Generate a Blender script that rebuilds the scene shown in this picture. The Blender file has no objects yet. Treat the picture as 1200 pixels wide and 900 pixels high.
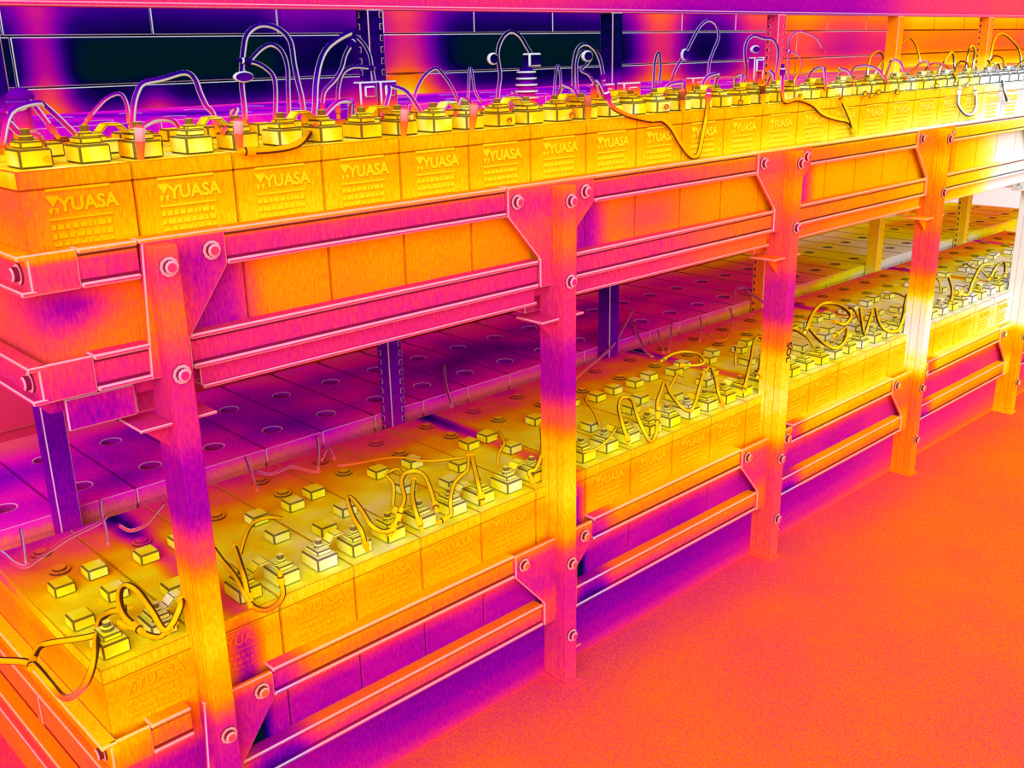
import bpy, bmesh, math, random
from mathutils import Vector, Matrix
random.seed(7)
sc = bpy.context.scene
COL = sc.collection

# ------------------------------------------------------------------ camera, world, light, exposure
cam_d = bpy.data.cameras.new('camera'); cam = bpy.data.objects.new('camera', cam_d); COL.objects.link(cam)
YAW, PITCH, ROLL, FPX = 0.7520, 0.3184, -0.0216, 1188.8
fw = Vector((math.sin(YAW)*math.cos(PITCH), math.cos(YAW)*math.cos(PITCH), -math.sin(PITCH)))
rt = fw.cross(Vector((0, 0, 1))).normalized(); upv = rt.cross(fw)
r2 = rt*math.cos(ROLL) + upv*math.sin(ROLL); u2 = -rt*math.sin(ROLL) + upv*math.cos(ROLL)
m = Matrix.Identity(4)
for i in range(3):
    m[i][0], m[i][1], m[i][2] = r2[i], u2[i], -fw[i]
m.translation = Vector((-0.5226, -1.1876, 1.1377))
cam.matrix_world = m
cam_d.sensor_width = 36.0; cam_d.lens = 36.0*FPX/1200.0; cam_d.clip_start = 0.02
sc.camera = cam

world = bpy.data.worlds.new('world'); sc.world = world; world.use_nodes = True
bg = world.node_tree.nodes['Background']; bg.inputs[0].default_value = (1, 1, 1, 1); bg.inputs[1].default_value = 0.85
sun_d = bpy.data.lights.new('sun', 'SUN'); sun_d.energy = 2.1; sun_d.angle = math.radians(50)
sun = bpy.data.objects.new('sun', sun_d); COL.objects.link(sun)
sun.rotation_euler = Vector((1, 1, -0.62)).to_track_quat('-Z', 'Y').to_euler()
sun.location = (-2, -3, 3)
sc.view_settings.view_transform = 'Standard'; sc.view_settings.look = 'None'
sc.view_settings.gamma = 1.0; sc.view_settings.use_curve_mapping = False
sc.view_settings.exposure = 0.16

# ------------------------------------------------------------------ materials: colour stands for temperature, lifted on some to offset shelf shade
def lin(c):
    c = c/255.0
    return c/12.92 if c <= 0.04045 else ((c+0.055)/1.055)**2.4
PAL = [(0.00, (0, 28, 36)), (0.07, (4, 4, 62)), (0.15, (40, 0, 122)), (0.25, (112, 0, 162)), (0.35, (176, 8, 152)),
       (0.45, (218, 42, 112)), (0.53, (242, 78, 72)), (0.60, (252, 106, 30)), (0.68, (255, 140, 4)), (0.77, (255, 180, 0)),
       (0.86, (255, 222, 20)), (0.93, (250, 245, 120)), (1.00, (228, 241, 240))]

class NT:
    def __init__(self, name):
        self.m = bpy.data.materials.new(name); self.m.use_nodes = True
        self.t = self.m.node_tree; self.t.nodes.clear()
        g = self.n('ShaderNodeNewGeometry'); self.pos = g.outputs['Position']
        s = self.n('ShaderNodeSeparateXYZ'); self.l(self.pos, s.inputs[0])
        self.x, self.y, self.z = s.outputs[0], s.outputs[1], s.outputs[2]
    def n(self, t): return self.t.nodes.new(t)
    def l(self, a, b): self.t.links.new(a, b)
    def put(self, v, sock):
        if isinstance(v, (int, float)): sock.default_value = v
        else: self.l(v, sock)
    def M(self, op, a, b=0.0, c=0.0):
        n = self.n('ShaderNodeMath'); n.operation = op
        for k, v in enumerate((a, b, c)): self.put(v, n.inputs[k])
        return n.outputs[0]
    def add(self, a, b): return self.M('ADD', a, b)
    def mul(self, a, b): return self.M('MULTIPLY', a, b)
    def prof(self, src, pts):
        """piecewise profile: value over a coordinate (values between -1 and 1)"""
        lo, hi = pts[0][0], pts[-1][0]
        mr = self.n('ShaderNodeMapRange'); mr.interpolation_type = 'LINEAR'; mr.clamp = True
        self.l(src, mr.inputs[0]); mr.inputs[1].default_value = lo; mr.inputs[2].default_value = hi
        cr = self.n('ShaderNodeValToRGB'); cr.color_ramp.interpolation = 'EASE'
        self.l(mr.outputs[0], cr.inputs[0])
        el = cr.color_ramp.elements
        while len(el) < len(pts): el.new(0.5)
        for e, (p, v) in zip(el, [(q, w) for q, w in pts]):
            pass
        for k, (p, v) in enumerate(pts):
            el[k].position = (p-lo)/(hi-lo)
        for k, (p, v) in enumerate(pts):
            w = (v+1)/2; el[k].color = (w, w, w, 1)
        return self.M('MULTIPLY_ADD', cr.outputs[0], 2.0, -1.0)
    def win(self, src, a, b, s):
        """1 between a and b with soft shoulders of width s"""
        n1 = self.n('ShaderNodeMapRange'); n1.interpolation_type = 'SMOOTHSTEP'; self.l(src, n1.inputs[0])
        n1.inputs[1].default_value = a-s; n1.inputs[2].default_value = a+s
        n2 = self.n('ShaderNodeMapRange'); n2.interpolation_type = 'SMOOTHSTEP'; self.l(src, n2.inputs[0])
        n2.inputs[1].default_value = b-s; n2.inputs[2].default_value = b+s
        return self.mul(n1.outputs[0], self.M('SUBTRACT', 1.0, n2.outputs[0]))
    def spot(self, c, r, a):
        d = self.n('ShaderNodeVectorMath'); d.operation = 'SUBTRACT'; self.l(self.pos, d.inputs[0]); d.inputs[1].default_value = c
        e = self.n('ShaderNodeVectorMath'); e.operation = 'DIVIDE'; self.l(d.outputs[0], e.inputs[0]); e.inputs[1].default_value = r
        f = self.n('ShaderNodeVectorMath'); f.operation = 'DOT_PRODUCT'; self.l(e.outputs[0], f.inputs[0]); self.l(e.outputs[0], f.inputs[1])
        return self.mul(self.M('EXPONENT', self.mul(f.outputs['Value'], -1.0)), a)
    def noise(self, scale, amp, stretch=(1, 1, 1), detail=2.0):
        v = self.n('ShaderNodeVectorMath'); v.operation = 'MULTIPLY'; self.l(self.pos, v.inputs[0]); v.inputs[1].default_value = stretch
        n = self.n('ShaderNodeTexNoise'); self.l(v.outputs[0], n.inputs['Vector']); n.inputs['Scale'].default_value = scale
        n.inputs['Detail'].default_value = detail
        return self.mul(self.M('SUBTRACT', n.outputs[0], 0.5), amp)

def heat_one(name, kind, z=None, x=None, y=None, strips=(), spots=(), noises=(), base=0.0, gain=1.0):
    nt = NT(name)
    T = None
    def acc(v):
        nonlocal T
        T = v if T is None else nt.add(T, v)
    if z: acc(nt.prof(nt.z, z))
    if x: acc(nt.prof(nt.x, x))
    if y: acc(nt.prof(nt.y, y))
    for (amp, a, b, s, z0, z1, zs) in strips:      # cold bands beside each upright
        mod = nt.M('WRAP', nt.x, 0.55, -0.15)
        acc(nt.mul(nt.mul(nt.win(mod, a, b, s), nt.win(nt.z, z0, z1, zs)), amp))
    for sp in spots: acc(nt.spot(*sp))
    for ns in noises: acc(nt.noise(*ns))
    if T is None: acc(nt.M('ADD', 0.0, 0.0))
    if base: acc(nt.M('ADD', base, 0.0))
    T = nt.M('MINIMUM', nt.M('MAXIMUM', T, 0.0), 1.0)
    cr = nt.n('ShaderNodeValToRGB'); nt.l(T, cr.inputs[0]); el = cr.color_ramp.elements
    while len(el) < len(PAL): el.new(0.5)
    for k, (p, c) in enumerate(PAL): el[k].position = p
    for k, (p, c) in enumerate(PAL): el[k].color = tuple(min(0.95, gain*lin(q)) for q in c) + (1,)
    col = cr.outputs[0]
    if kind != 'face':
        mix = nt.n('ShaderNodeMix'); mix.data_type = 'RGBA'
        mr = nt.n('ShaderNodeMapRange'); mr.interpolation_type = 'SMOOTHSTEP'; nt.l(T, mr.inputs[0])
        if kind == 'light':
            tint = (0.95, 0.62, 0.72, 1); v = (0.15, 0.85, 0.62, 0.34)
        elif kind == 'pale':                          # outlines on the cold side, dark on the hot side
            tint = (0.75, 0.82, 0.95, 1); v = (0.40, 0.66, 0.75, 0.0)
        elif kind == 'worn':  # weaker light outline tint for edges
            tint = (0.95, 0.62, 0.72, 1); v = (0.15, 0.85, 0.30, 0.12)
        elif kind == 'soft':
            tint = (0.20, 0.03, 0.0, 1); v = (0.15, 0.70, 0.25, 0.50)
        else:
            tint = (0.045, 0.0, 0.012, 1); v = (0.15, 0.62, 0.40, 0.85)
        mr.inputs[1].default_value, mr.inputs[2].default_value, mr.inputs[3].default_value, mr.inputs[4].default_value = v
        nt.l(mr.outputs[0], mix.inputs[0]); nt.l(col, mix.inputs[6]); mix.inputs[7].default_value = tint
        col = mix.outputs[2]
        if kind == 'pale':
            m2 = nt.n('ShaderNodeMix'); m2.data_type = 'RGBA'
            r2_ = nt.n('ShaderNodeMapRange'); r2_.interpolation_type = 'SMOOTHSTEP'; nt.l(T, r2_.inputs[0])
            r2_.inputs[1].default_value, r2_.inputs[2].default_value, r2_.inputs[3].default_value, r2_.inputs[4].default_value = (0.48, 0.72, 0.0, 0.92)
            nt.l(r2_.outputs[0], m2.inputs[0]); nt.l(col, m2.inputs[6]); m2.inputs[7].default_value = (0.03, 0.0, 0.01, 1)
            col = m2.outputs[2]
    bs = nt.n('ShaderNodeBsdfPrincipled'); nt.l(col, bs.inputs['Base Color'])
    bs.inputs['Roughness'].default_value = 0.9; bs.inputs['Specular IOR Level'].default_value = 0.0
    o = nt.n('ShaderNodeOutputMaterial'); nt.l(bs.outputs[0], o.inputs[0])
    return nt.m

def heat(name, **kw):
    return [heat_one(name, 'face', **kw), heat_one(name + '_edge', 'light', **kw), heat_one(name + '_groove', 'dark', **kw), heat_one(name + '_outline', 'pale', **kw), heat_one(name + '_seam', 'soft', **kw), heat_one(name + '_faint_edge', 'worn', **kw)]

GRAIN = (300, 0.16, (1, 1, 0.3), 1.0)
ENDX = [(1.0, 0.0), (1.5, 0.05), (2.1, 0.16), (2.6, 0.30), (3.2, 0.40)]
BLOB = ((2.72, 0.0, 0.64), (0.22, 0.6, 0.16), 0.75)
TOPHOT = ((2.95, 0.1, 1.0), (0.42, 0.6, 0.20), 0.30)
MAT = {}
MAT['case_up'] = heat('upper_battery_case', z=[(0.76, 0.66), (0.86, 0.68), (0.93, 0.80), (0.985, 0.735), (1.02, 0.76)],
    x=[(-0.16, -0.16), (-0.05, -0.05), (0.06, 0.0), (1.0, 0.0), (1.6, 0.06), (2.2, 0.10), (2.8, 0.22), (3.3, 0.26)],
    strips=[(-0.30, 0.03, 0.13, 0.035, 0.70, 0.895, 0.02)], spots=[BLOB, TOPHOT, ((-0.10, 0.0, 0.86), (0.05, 0.1, 0.03), -0.28), ((0.95, 0, 0.84), (0.12, .2, .05), -0.16)],
    noises=[GRAIN, (6, 0.10, (1, 1, 1), 1.0)])
MAT['top_up'] = heat('upper_battery_top', z=[(1.0, 0.76), (1.025, 0.82), (1.06, 0.80), (1.08, 0.62)],
    x=[(-0.16, 0.02), (1.0, 0.0), (1.8, 0.02), (2.4, 0.08), (3.0, 0.16)], y=[(0.02, 0.03), (0.2, 0.0), (0.35, -0.14), (0.47, -0.32), (0.6, -0.36), (0.9, -0.42)], spots=[TOPHOT],
    noises=[GRAIN, (22, 0.30, (1, 1, 0.3), 1.0)])
MAT['term_up'] = heat('upper_terminal', z=[(1.0, 0.88), (1.09, 0.84)], x=[(-0.16, -0.02), (1.0, 0.0), (2.4, 0.06), (3.0, 0.14)], y=[(0.02, 0.0), (0.2, -0.02), (0.4, -0.14)], spots=[TOPHOT],
    noises=[(26, 0.42, (1, 1, 0.5), 1.0)])
MAT['case_lo'] = heat('lower_battery_case', z=[(0.11, 0.30), (0.19, 0.33), (0.235, 0.56), (0.29, 0.74), (0.335, 0.71), (0.37, 0.80), (0.40, 0.86)],
    x=[(-0.16, 0.02), (0.8, 0.0), (1.5, 0.04), (2.2, 0.10), (3.0, 0.16)],
    strips=[(-0.40, 0.045, 0.085, 0.02, 0.0, 0.36, 0.05)], y=[(0.02, 0.0), (0.3, -0.06), (0.46, -0.12)], spots=[((2.9, 0.1, 0.38), (.35, .4, .12), .16)],
    noises=[GRAIN, (7, 0.12, (1, 1, 1), 1.0)])
MAT['top_lo'] = heat('lower_battery_top', z=[(0.30, 0.80), (0.38, 0.86), (0.45, 0.85)], gain=1.4,  # colour lifted to offset the shade under the upper shelf
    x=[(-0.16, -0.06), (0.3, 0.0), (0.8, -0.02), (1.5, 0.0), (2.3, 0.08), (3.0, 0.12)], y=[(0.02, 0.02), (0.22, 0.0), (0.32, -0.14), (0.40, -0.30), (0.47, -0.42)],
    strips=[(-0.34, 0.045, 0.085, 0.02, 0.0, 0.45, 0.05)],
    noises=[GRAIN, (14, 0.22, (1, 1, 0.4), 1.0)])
MAT['term_lo'] = heat('lower_terminal', z=[(0.38, 0.88), (0.44, 0.87)], gain=1.3, x=[(-0.16, 0.0), (1.5, 0.0), (2.3, 0.06), (3.0, 0.10)], y=[(0.02, 0.0), (0.25, -0.02), (0.45, -0.34)],  # terminal colour also brightened against the shelf's shade
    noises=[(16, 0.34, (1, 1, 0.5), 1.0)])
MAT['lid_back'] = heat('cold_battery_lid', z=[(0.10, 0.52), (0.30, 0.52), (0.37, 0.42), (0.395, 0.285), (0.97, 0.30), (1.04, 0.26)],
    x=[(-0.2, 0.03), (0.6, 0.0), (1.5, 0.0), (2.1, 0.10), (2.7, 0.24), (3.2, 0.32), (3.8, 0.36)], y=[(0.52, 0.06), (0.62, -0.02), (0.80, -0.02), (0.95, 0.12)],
    noises=[GRAIN, (5.0, 0.34, (1, 1, 1), 1.0)], spots=[((3.1, 0.6, 0.4), (0.40, 0.5, 0.3), 0.40)], gain=2.2)  # lid colour brightened to make up for the upper shelf's shade
POSTZ = [(-0.05, 0.49), (0.08, 0.44), (0.18, 0.40), (0.24, 0.46), (0.30, 0.74), (0.38, 0.83), (0.46, 0.78), (0.52, 0.54), (0.575, 0.32), (0.63, 0.33), (0.69, 0.45), (0.76, 0.46), (0.84, 0.60), (0.89, 0.50), (0.935, 0.60)]
POSTX = [(-0.1, -0.03), (0.6, 0.0), (1.2, 0.05), (1.5, 0.07), (2.0, 0.18), (2.3, 0.20), (2.8, 0.30), (3.4, 0.34)]
MAT['post'] = heat('front_upright', z=POSTZ, x=POSTX, spots=[BLOB], noises=[GRAIN, (6, 0.10, (1, 1, 1), 1.0)])
MAT['gusset'] = heat('gusset', z=[(0.08, 0.46), (0.15, 0.52), (0.20, 0.40), (0.25, 0.44), (0.29, 0.70), (0.33, 0.74), (0.74, 0.44), (0.80, 0.48), (0.85, 0.52), (0.90, 0.45), (0.935, 0.54)],
    x=POSTX, spots=[BLOB, ((0.05, 0, 0.86), (0.03, .1, .05), -.10), ((-0.01, 0, 0.82), (0.04, .1, .05), .16)], noises=[GRAIN, (6, 0.08, (1, 1, 1), 1.0)])
MAT['rail_up'] = heat('upper_rail', z=[(0.70, 0.44), (0.76, 0.44), (0.80, 0.46), (0.88, 0.46), (0.90, 0.45), (0.914, 0.47), (0.925, 0.68), (0.95, 0.70)],
    x=[(-0.2, 0.0), (0.7, 0.0), (0.95, 0.02), (1.25, 0.14), (1.5, 0.16), (1.75, 0.22), (2.1, 0.32), (2.5, 0.40), (3.0, 0.52)], spots=[BLOB, ((-0.15, 0.0, 0.84), (0.06, 0.2, 0.06), 0.06), ((-0.10, 0.015, 0.725), (0.06, 0.05, 0.03), -0.14)], noises=[GRAIN, (5, 0.06, (1, 1, 1), 1.0)])
MAT['rail_lo'] = heat('lower_rail', z=[(0.02, 0.38), (0.09, 0.40), (0.118, 0.46), (0.145, 0.58), (0.155, 0.60), (0.225, 0.48), (0.25, 0.62), (0.275, 0.70), (0.29, 0.80)],
    x=[(-0.2, 0.08), (-0.13, 0.06), (-0.06, -0.04), (0.1, 0.0), (0.9, 0.0), (1.3, 0.08), (1.7, 0.12), (2.2, 0.16), (3.0, 0.18)], strips=[(-0.26, 0.045, 0.14, 0.035, 0.0, 0.32, 0.04)],
    noises=[GRAIN, (5, 0.10, (1, 1, 1), 1.0)])
MAT['kick'] = heat('kick_panel', z=[(-0.06, 0.54), (-0.035, 0.46), (0.01, 0.33), (0.05, 0.27), (0.12, 0.25)], x=[(-0.2, 0.14), (0.05, 0.06), (0.4, 0.0), (1.0, 0.0), (1.6, 0.06), (2.2, 0.16), (3.0, 0.22)],
    noises=[GRAIN])
MAT['rear'] = heat('rear_upright', z=[(0.35, 0.36), (0.42, 0.27), (0.55, 0.22), (0.7, 0.40), (0.98, 0.52), (1.06, 0.30), (1.10, 0.12), (1.2, 0.10), (1.3, 0.2)],
    x=[(-0.1, 0.0), (0.7, 0.0), (1.4, -0.04), (1.7, 0.08), (2.1, 0.36), (2.8, 0.56), (3.5, 0.56)], noises=[GRAIN])
MAT['beam'] = heat('top_beam', z=[(1.20, 0.46), (1.222, 0.40), (1.24, 0.42), (1.4, 0.44)], x=[(-1.0, 0.02), (0.3, 0.04), (1.0, 0.03), (1.45, -0.04), (1.7, -0.11), (2.4, -0.10), (3.0, 0.06), (3.6, 0.08)], noises=[GRAIN, (3, 0.06, (1, 1, 1), 1.0)])
MAT['end'] = heat('end_panel', z=[(-0.06, 0.60), (0.12, 0.58)], noises=[GRAIN, (6, 0.12, (1, 1, 1), 1.0)])
MAT['wall'] = heat('back_wall', z=[(-0.06, 0.48), (0.6, 0.44), (0.90, 0.40), (1.0, 0.28), (1.06, 0.08), (1.11, -0.02), (1.17, 0.00), (1.20, 0.09), (1.25, 0.16), (1.6, 0.3)],
    x=[(-1.0, 0.06), (0.9, 0.0), (1.02, 0.10), (1.2, 0.06), (1.62, 0.0), (2.75, 0.02), (2.95, 0.12), (3.2, 0.36), (3.5, 0.54), (3.9, 0.40), (4.2, 0.46), (4.6, 0.66), (6.0, 0.60)],
    spots=[((0.365, 1.3, 1.0), (0.055, 9, 0.30), 0.42), ((1.40, 1.3, 1.06), (0.12, 9, 0.35), 0.44), ((1.38, 1.3, 1.0), (0.2, 9, 0.10), 0.25), ((2.58, 1.3, 1.10), (0.16, 9, 0.5), 0.44), ((0.62, 1.3, 1.0), (0.05, 9, 0.07), 0.25)],
    noises=[(3.0, 0.10, (1, 1, 1), 1.0)])
MAT['floor'] = heat('floor', x=[(-0.6, 0.62), (0.2, 0.60), (0.8, 0.575), (1.1, 0.565), (1.5, 0.585), (1.9, 0.60), (2.4, 0.63), (3.2, 0.66)], y=[(-1.4, 0.0), (-0.35, 0.0), (-0.16, -0.015), (0.02, -0.08), (0.2, -0.12)],
    noises=[(260, 0.24, (1, 1, 1), 1.0), (3.5, 0.10, (1, 1, 1), 2.0)])
MAT['cable_up'] = heat('upper_cable', z=[(0.9, 0.74), (1.0, 0.78), (1.03, 0.66), (1.06, 0.34), (1.09, 0.16), (1.13, 0.06), (1.2, 0.10)], x=[(-0.4, 0.08), (0.3, 0.05), (0.6, 0.04), (0.9, 0.0), (1.5, 0.06), (1.9, 0.12), (2.2, 0.28), (2.6, 0.50), (3.2, 0.70)])
MAT['cable_lo'] = heat('lower_cable', z=[(0.3, 0.70), (0.37, 0.62), (0.385, 0.74), (0.40, 0.82)], y=[(0.0, 0.0), (0.25, -0.02), (0.34, -0.30), (0.47, -0.46)], x=[(-0.3, -0.06), (0.2, 0.0), (2.0, 0.03), (3.0, 0.1)], noises=[(8, 0.16)])
MAT['boot'] = heat('boot', z=[(1.0, 0.66), (1.07, 0.50)], x=[(0.0, 0.0), (2.0, 0.2)])
MAT['bolt'] = heat('bolt', z=[(0.0, 0.44), (0.2, 0.46), (0.3, 0.66), (0.5, 0.6), (0.75, 0.44), (0.95, 0.48)], x=ENDX)
MAT['letter_up'] = heat('upper_lettering', z=[(0.9, 0.84), (1.02, 0.83)], x=[(-0.16, -0.10), (0.05, 0.0), (1.5, 0.03), (3.0, 0.10)])
MAT['letter_lo'] = heat('lower_lettering', z=[(0.2, 0.76), (0.4, 0.76)], x=[(-0.16, 0.0), (3.0, 0.10)], strips=[(-0.34, 0.045, 0.085, 0.02, 0.0, 0.36, 0.05)])
MAT['dark'] = heat('dark_print', base=0.02)

# ------------------------------------------------------------------ helpers
def link(o, parent=None):
    COL.objects.link(o)
    if parent is not None: o.parent = parent
    return o
def tag(o, label=None, cat=None, group=None, kind=None):
    if label: o['label'] = label
    if cat: o['category'] = cat
    if group: o['group'] = group
    if kind: o['kind'] = kind
    return o
def empty(name, loc=(0, 0, 0), parent=None):
    o = bpy.data.objects.new(name, None); o.empty_display_size = 0.02; o.location = loc
    return link(o, parent)
def to_mesh(bm, name, mats):
    me = bpy.data.meshes.new(name); bm.normal_update(); bm.to_mesh(me); bm.free()
    for mm in mats: me.materials.append(mm)
    return me
def put(name, me, parent=None, loc=(0, 0, 0)):
    o = bpy.data.objects.new(name, me); o.location = loc
    return link(o, parent)
def line_edges(bm, geom_faces, bw, rw, edge_mat=1, ring_mat=2):
    """bevel every edge (thin light edge) and inset every face (thin groove)"""
    es = list({e for f in geom_faces for e in f.edges})
    faces = [f for f in geom_faces]
    if bw > 0:
        res = bmesh.ops.bevel(bm, geom=es, offset=bw, offset_type='OFFSET', segments=1, profile=0.5, affect='EDGES', material=edge_mat, clamp_overlap=True)
        newf = set(res['faces'])
        faces = [f for f in bm.faces if f.material_index == 0 and f.is_valid and f.tag]
    if rw > 0:
        big = [f for f in faces if f.is_valid and f.material_index == 0]
        r = bmesh.ops.inset_individual(bm, faces=big, thickness=rw, depth=0.0, use_even_offset=True)
        for f in r['faces']: f.material_index = ring_mat
    for f in bm.faces: f.tag = False
def add_box(bm, x0, x1, y0, y1, z0, z1, bw=0.0, rw=0.0, mat=0):
    vs = [bm.verts.new((x, y, z)) for z in (z0, z1) for y in (y0, y1) for x in (x0, x1)]
    fs = []
    for q in ((0, 2, 3, 1), (4, 5, 7, 6), (0, 1, 5, 4), (2, 6, 7, 3), (0, 4, 6, 2), (1, 3, 7, 5)):
        f = bm.faces.new([vs[k] for k in q]); f.material_index = mat; fs.append(f)
    if bw or rw:
        for f in fs: f.tag = True
        line_edges(bm, fs, bw, rw)
    return fs
def add_prism_xz(bm, pts, y0, y1, bw=0.0, rw=0.0, mat=0):
    a = [bm.verts.new((p[0], y0, p[1])) for p in pts]; b = [bm.verts.new((p[0], y1, p[1])) for p in pts]
    n = len(pts); fs = [bm.faces.new(a), bm.faces.new(list(reversed(b)))]
    for k in range(n): fs.append(bm.faces.new([a[(k+1) % n], a[k], b[k], b[(k+1) % n]]))
    for f in fs: f.material_index = mat
    bmesh.ops.recalc_face_normals(bm, faces=fs)
    if bw or rw:
        for f in fs: f.tag = True
        line_edges(bm, fs, bw, rw)
def add_lathe(bm, prof, seg=10, mats=None, axis='z', o=(0, 0, 0)):
    """prof: list of (radius, height); axis z or -y"""
    rings = []
    for r, h in prof:
        ring = []
        for k in range(seg):
            a = 2*math.pi*k/seg
            p = (r*math.cos(a), r*math.sin(a), h) if axis == 'z' else ((r*math.cos(a), -h, r*math.sin(a)) if axis == 'y' else (-h, r*math.cos(a), r*math.sin(a)))
            ring.append(bm.verts.new((p[0]+o[0], p[1]+o[1], p[2]+o[2])))
        rings.append(ring)
    fs = []
    for i in range(len(rings)-1):
        for k in range(seg):
            f = bm.faces.new([rings[i][k], rings[i][(k+1) % seg], rings[i+1][(k+1) % seg], rings[i+1][k]])
            f.material_index = mats[i] if mats else 0; fs.append(f)
    f = bm.faces.new(rings[-1]); f.material_index = mats[-1] if mats else 0; fs.append(f)
    f = bm.faces.new(list(reversed(rings[0]))); f.material_index = mats[0] if mats else 0; fs.append(f)
    bmesh.ops.recalc_face_normals(bm, faces=fs)
def smooth_path(pts, sub=4):
    P = [Vector(p) for p in pts]; out = []
    for i in range(len(P)-1):
        p0 = P[max(i-1, 0)]; p1 = P[i]; p2 = P[i+1]; p3 = P[min(i+2, len(P)-1)]
        for k in range(sub):
            t = k/sub
            out.append(0.5*((2*p1) + (p2-p0)*t + (2*p0-5*p1+4*p2-p3)*t*t + (3*p1-p0-3*p2+p3)*t*t*t))
    out.append(P[-1]); return out
STRIPE = Vector((-0.62, -0.68, 0.38)).normalized()
def add_tube(bm, path, r, seg=12, core=0, edge=3):
    """insulated cable: core colour with darker/lighter outlines painted on its sides as seen from the camera"""
    rings = []
    n = len(path)
    for i, p in enumerate(path):
        d = (path[min(i+1, n-1)] - path[max(i-1, 0)])
        if d.length < 1e-9: d = Vector((0, 0, 1))
        d.normalize()
        a = STRIPE - d*STRIPE.dot(d)
        if a.length < 1e-3: a = d.orthogonal()
        a.normalize(); b = d.cross(a)
        rings.append([bm.verts.new(p + (a*math.cos(2*math.pi*(k+0.5)/seg) + b*math.sin(2*math.pi*(k+0.5)/seg))*r) for k in range(seg)])
    for i in range(n-1):
        for k in range(seg):
            f = bm.faces.new([rings[i][k], rings[i][(k+1) % seg], rings[i+1][(k+1) % seg], rings[i+1][k]])
            ang = 360.0*((k+1) % seg)/seg
            ang = min(ang, 360-ang)
            f.material_index = edge if 35 < ang < 125 else core
            f.smooth = True
    f1 = bm.faces.new(rings[0]); f2 = bm.faces.new(list(reversed(rings[-1])))
    for f in (f1, f2): f.material_index = core
    bmesh.ops.recalc_face_normals(bm, faces=bm.faces[:])
ORD = ('first second third fourth fifth sixth seventh eighth ninth tenth eleventh twelfth thirteenth fourteenth fifteenth sixteenth '
       'seventeenth eighteenth nineteenth twentieth twenty-first twenty-second twenty-third twenty-fourth twenty-fifth twenty-sixth '
       'twenty-seventh twenty-eighth twenty-ninth thirtieth thirty-first thirty-second thirty-third thirty-fourth thirty-fifth thirty-sixth').split()

# ------------------------------------------------------------------ setting
FLOOR = -0.026; P = 0.70; NP = 7
bm = bmesh.new(); add_box(bm, -3.0, 9.0, -4.0, 1.4, FLOOR-0.1, FLOOR)
tag(put('floor', to_mesh(bm, 'floor', MAT['floor'])), 'plain warm orange floor in front of the battery rack', kind='structure')
bm = bmesh.new(); add_box(bm, -3.0, 9.0, 1.305, 1.40, FLOOR, 2.2)
wall = tag(put('wall_back', to_mesh(bm, 'wall_back', MAT['wall'])), 'cold dark back wall of long panels behind the rack', kind='structure')
def panel(x0, x1, z0, z1):
    b = bmesh.new(); add_box(b, x0, x1, 1.29, 1.305, z0, z1, 0.0016, 0.0)
    put('wall_panel', to_mesh(b, 'wall_panel', [MAT['wall'][0], MAT['wall'][3]]), wall)
for k in range(3): panel(0.30-3.2+3.2*k+0.002, 0.30-3.2+3.2*(k+1)-0.001, 0.30, 1.075)
for k in range(3): panel(0.30-3.2+3.2*k+0.002, 0.30-3.2+3.2*(k+1)-0.001, 1.079, 1.186)
for k in range(22): panel(0.307-1.4+0.345*k+0.001, 0.307-1.4+0.345*(k+1)-0.001, 1.190, 1.60)

# ------------------------------------------------------------------ the rack
rack = empty('battery_rack', (0, 0, FLOOR))
tag(rack, 'long two-tier steel battery rack with bolted front uprights and channel rails', 'rack')
def rpart(name, me, loc=(0, 0, 0), parent=None):
    o = put(name, me, rack if parent is None else parent)
    o.location = (loc[0], loc[1], loc[2] - (FLOOR if parent is None else 0.0))
    return o
# front uprights: folded channel with a flat face and two side flanges, foot plate
def post_mesh():
    b = bmesh.new()
    add_box(b, -0.015, 0.015, -0.030, 0.030, FLOOR+0.004, 0.9235, 0.0012, 0.0)
    add_box(b, -0.0152, -0.0140, -0.012, -0.0105, FLOOR+0.01, 0.92, 0, 0, 4)       # pressed seams on the side face
    add_box(b, -0.0152, -0.0140, 0.0105, 0.012, FLOOR+0.01, 0.92, 0, 0, 4)
    return to_mesh(b, 'front_upright', [MAT['post'][q] for q in (0, 0, 2, 3, 4)])
pm = post_mesh()
bm = bmesh.new(); add_box(bm, -0.020, 0.020, -0.034, 0.034, FLOOR, FLOOR+0.004, 0.0, 0.0); foot_me = to_mesh(bm, 'foot_plate', MAT['post'])
bm = bmesh.new()   # hexagon bolt with washer, pointing to the front
add_lathe(bm, [(0.0125, 0.0), (0.0125, 0.0025), (0.0085, 0.0025), (0.0085, 0.0090), (0.0060, 0.0105)], 10, [2, 1, 2, 1, 0], 'y')
bolt_me = to_mesh(bm, 'bolt', MAT['bolt'])
bm = bmesh.new()
add_lathe(bm, [(0.0125, 0.0), (0.0125, 0.0025), (0.0085, 0.0025), (0.0085, 0.0090), (0.0060, 0.0105)], 10, [2, 1, 2, 1, 0], 'x')
bolt_x_me = to_mesh(bm, 'bolt', MAT['bolt'])
def gusset_me(shape, dz):
    b = bmesh.new(); add_prism_xz(b, [(p[0], p[1]+dz) for p in shape], -0.0045, 0.004, 0.0016, 0.0022)
    return to_mesh(b, 'gusset_plate', MAT['gusset'])
G_MID = [(-0.116, 0.928), (0.088, 0.928), (0.088, 0.886), (0.046, 0.848), (0.044, 0.757), (-0.045, 0.757), (-0.045, 0.805), (-0.116, 0.884)]
G_END = [(-0.018, 0.928), (0.091, 0.928), (0.091, 0.885), (0.029, 0.800), (0.028, 0.757), (-0.028, 0.757)]
gm = {(e, t): gusset_me(G_END if e else G_MID, -0.649*t) for e in (0, 1) for t in (0, 1)}
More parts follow.
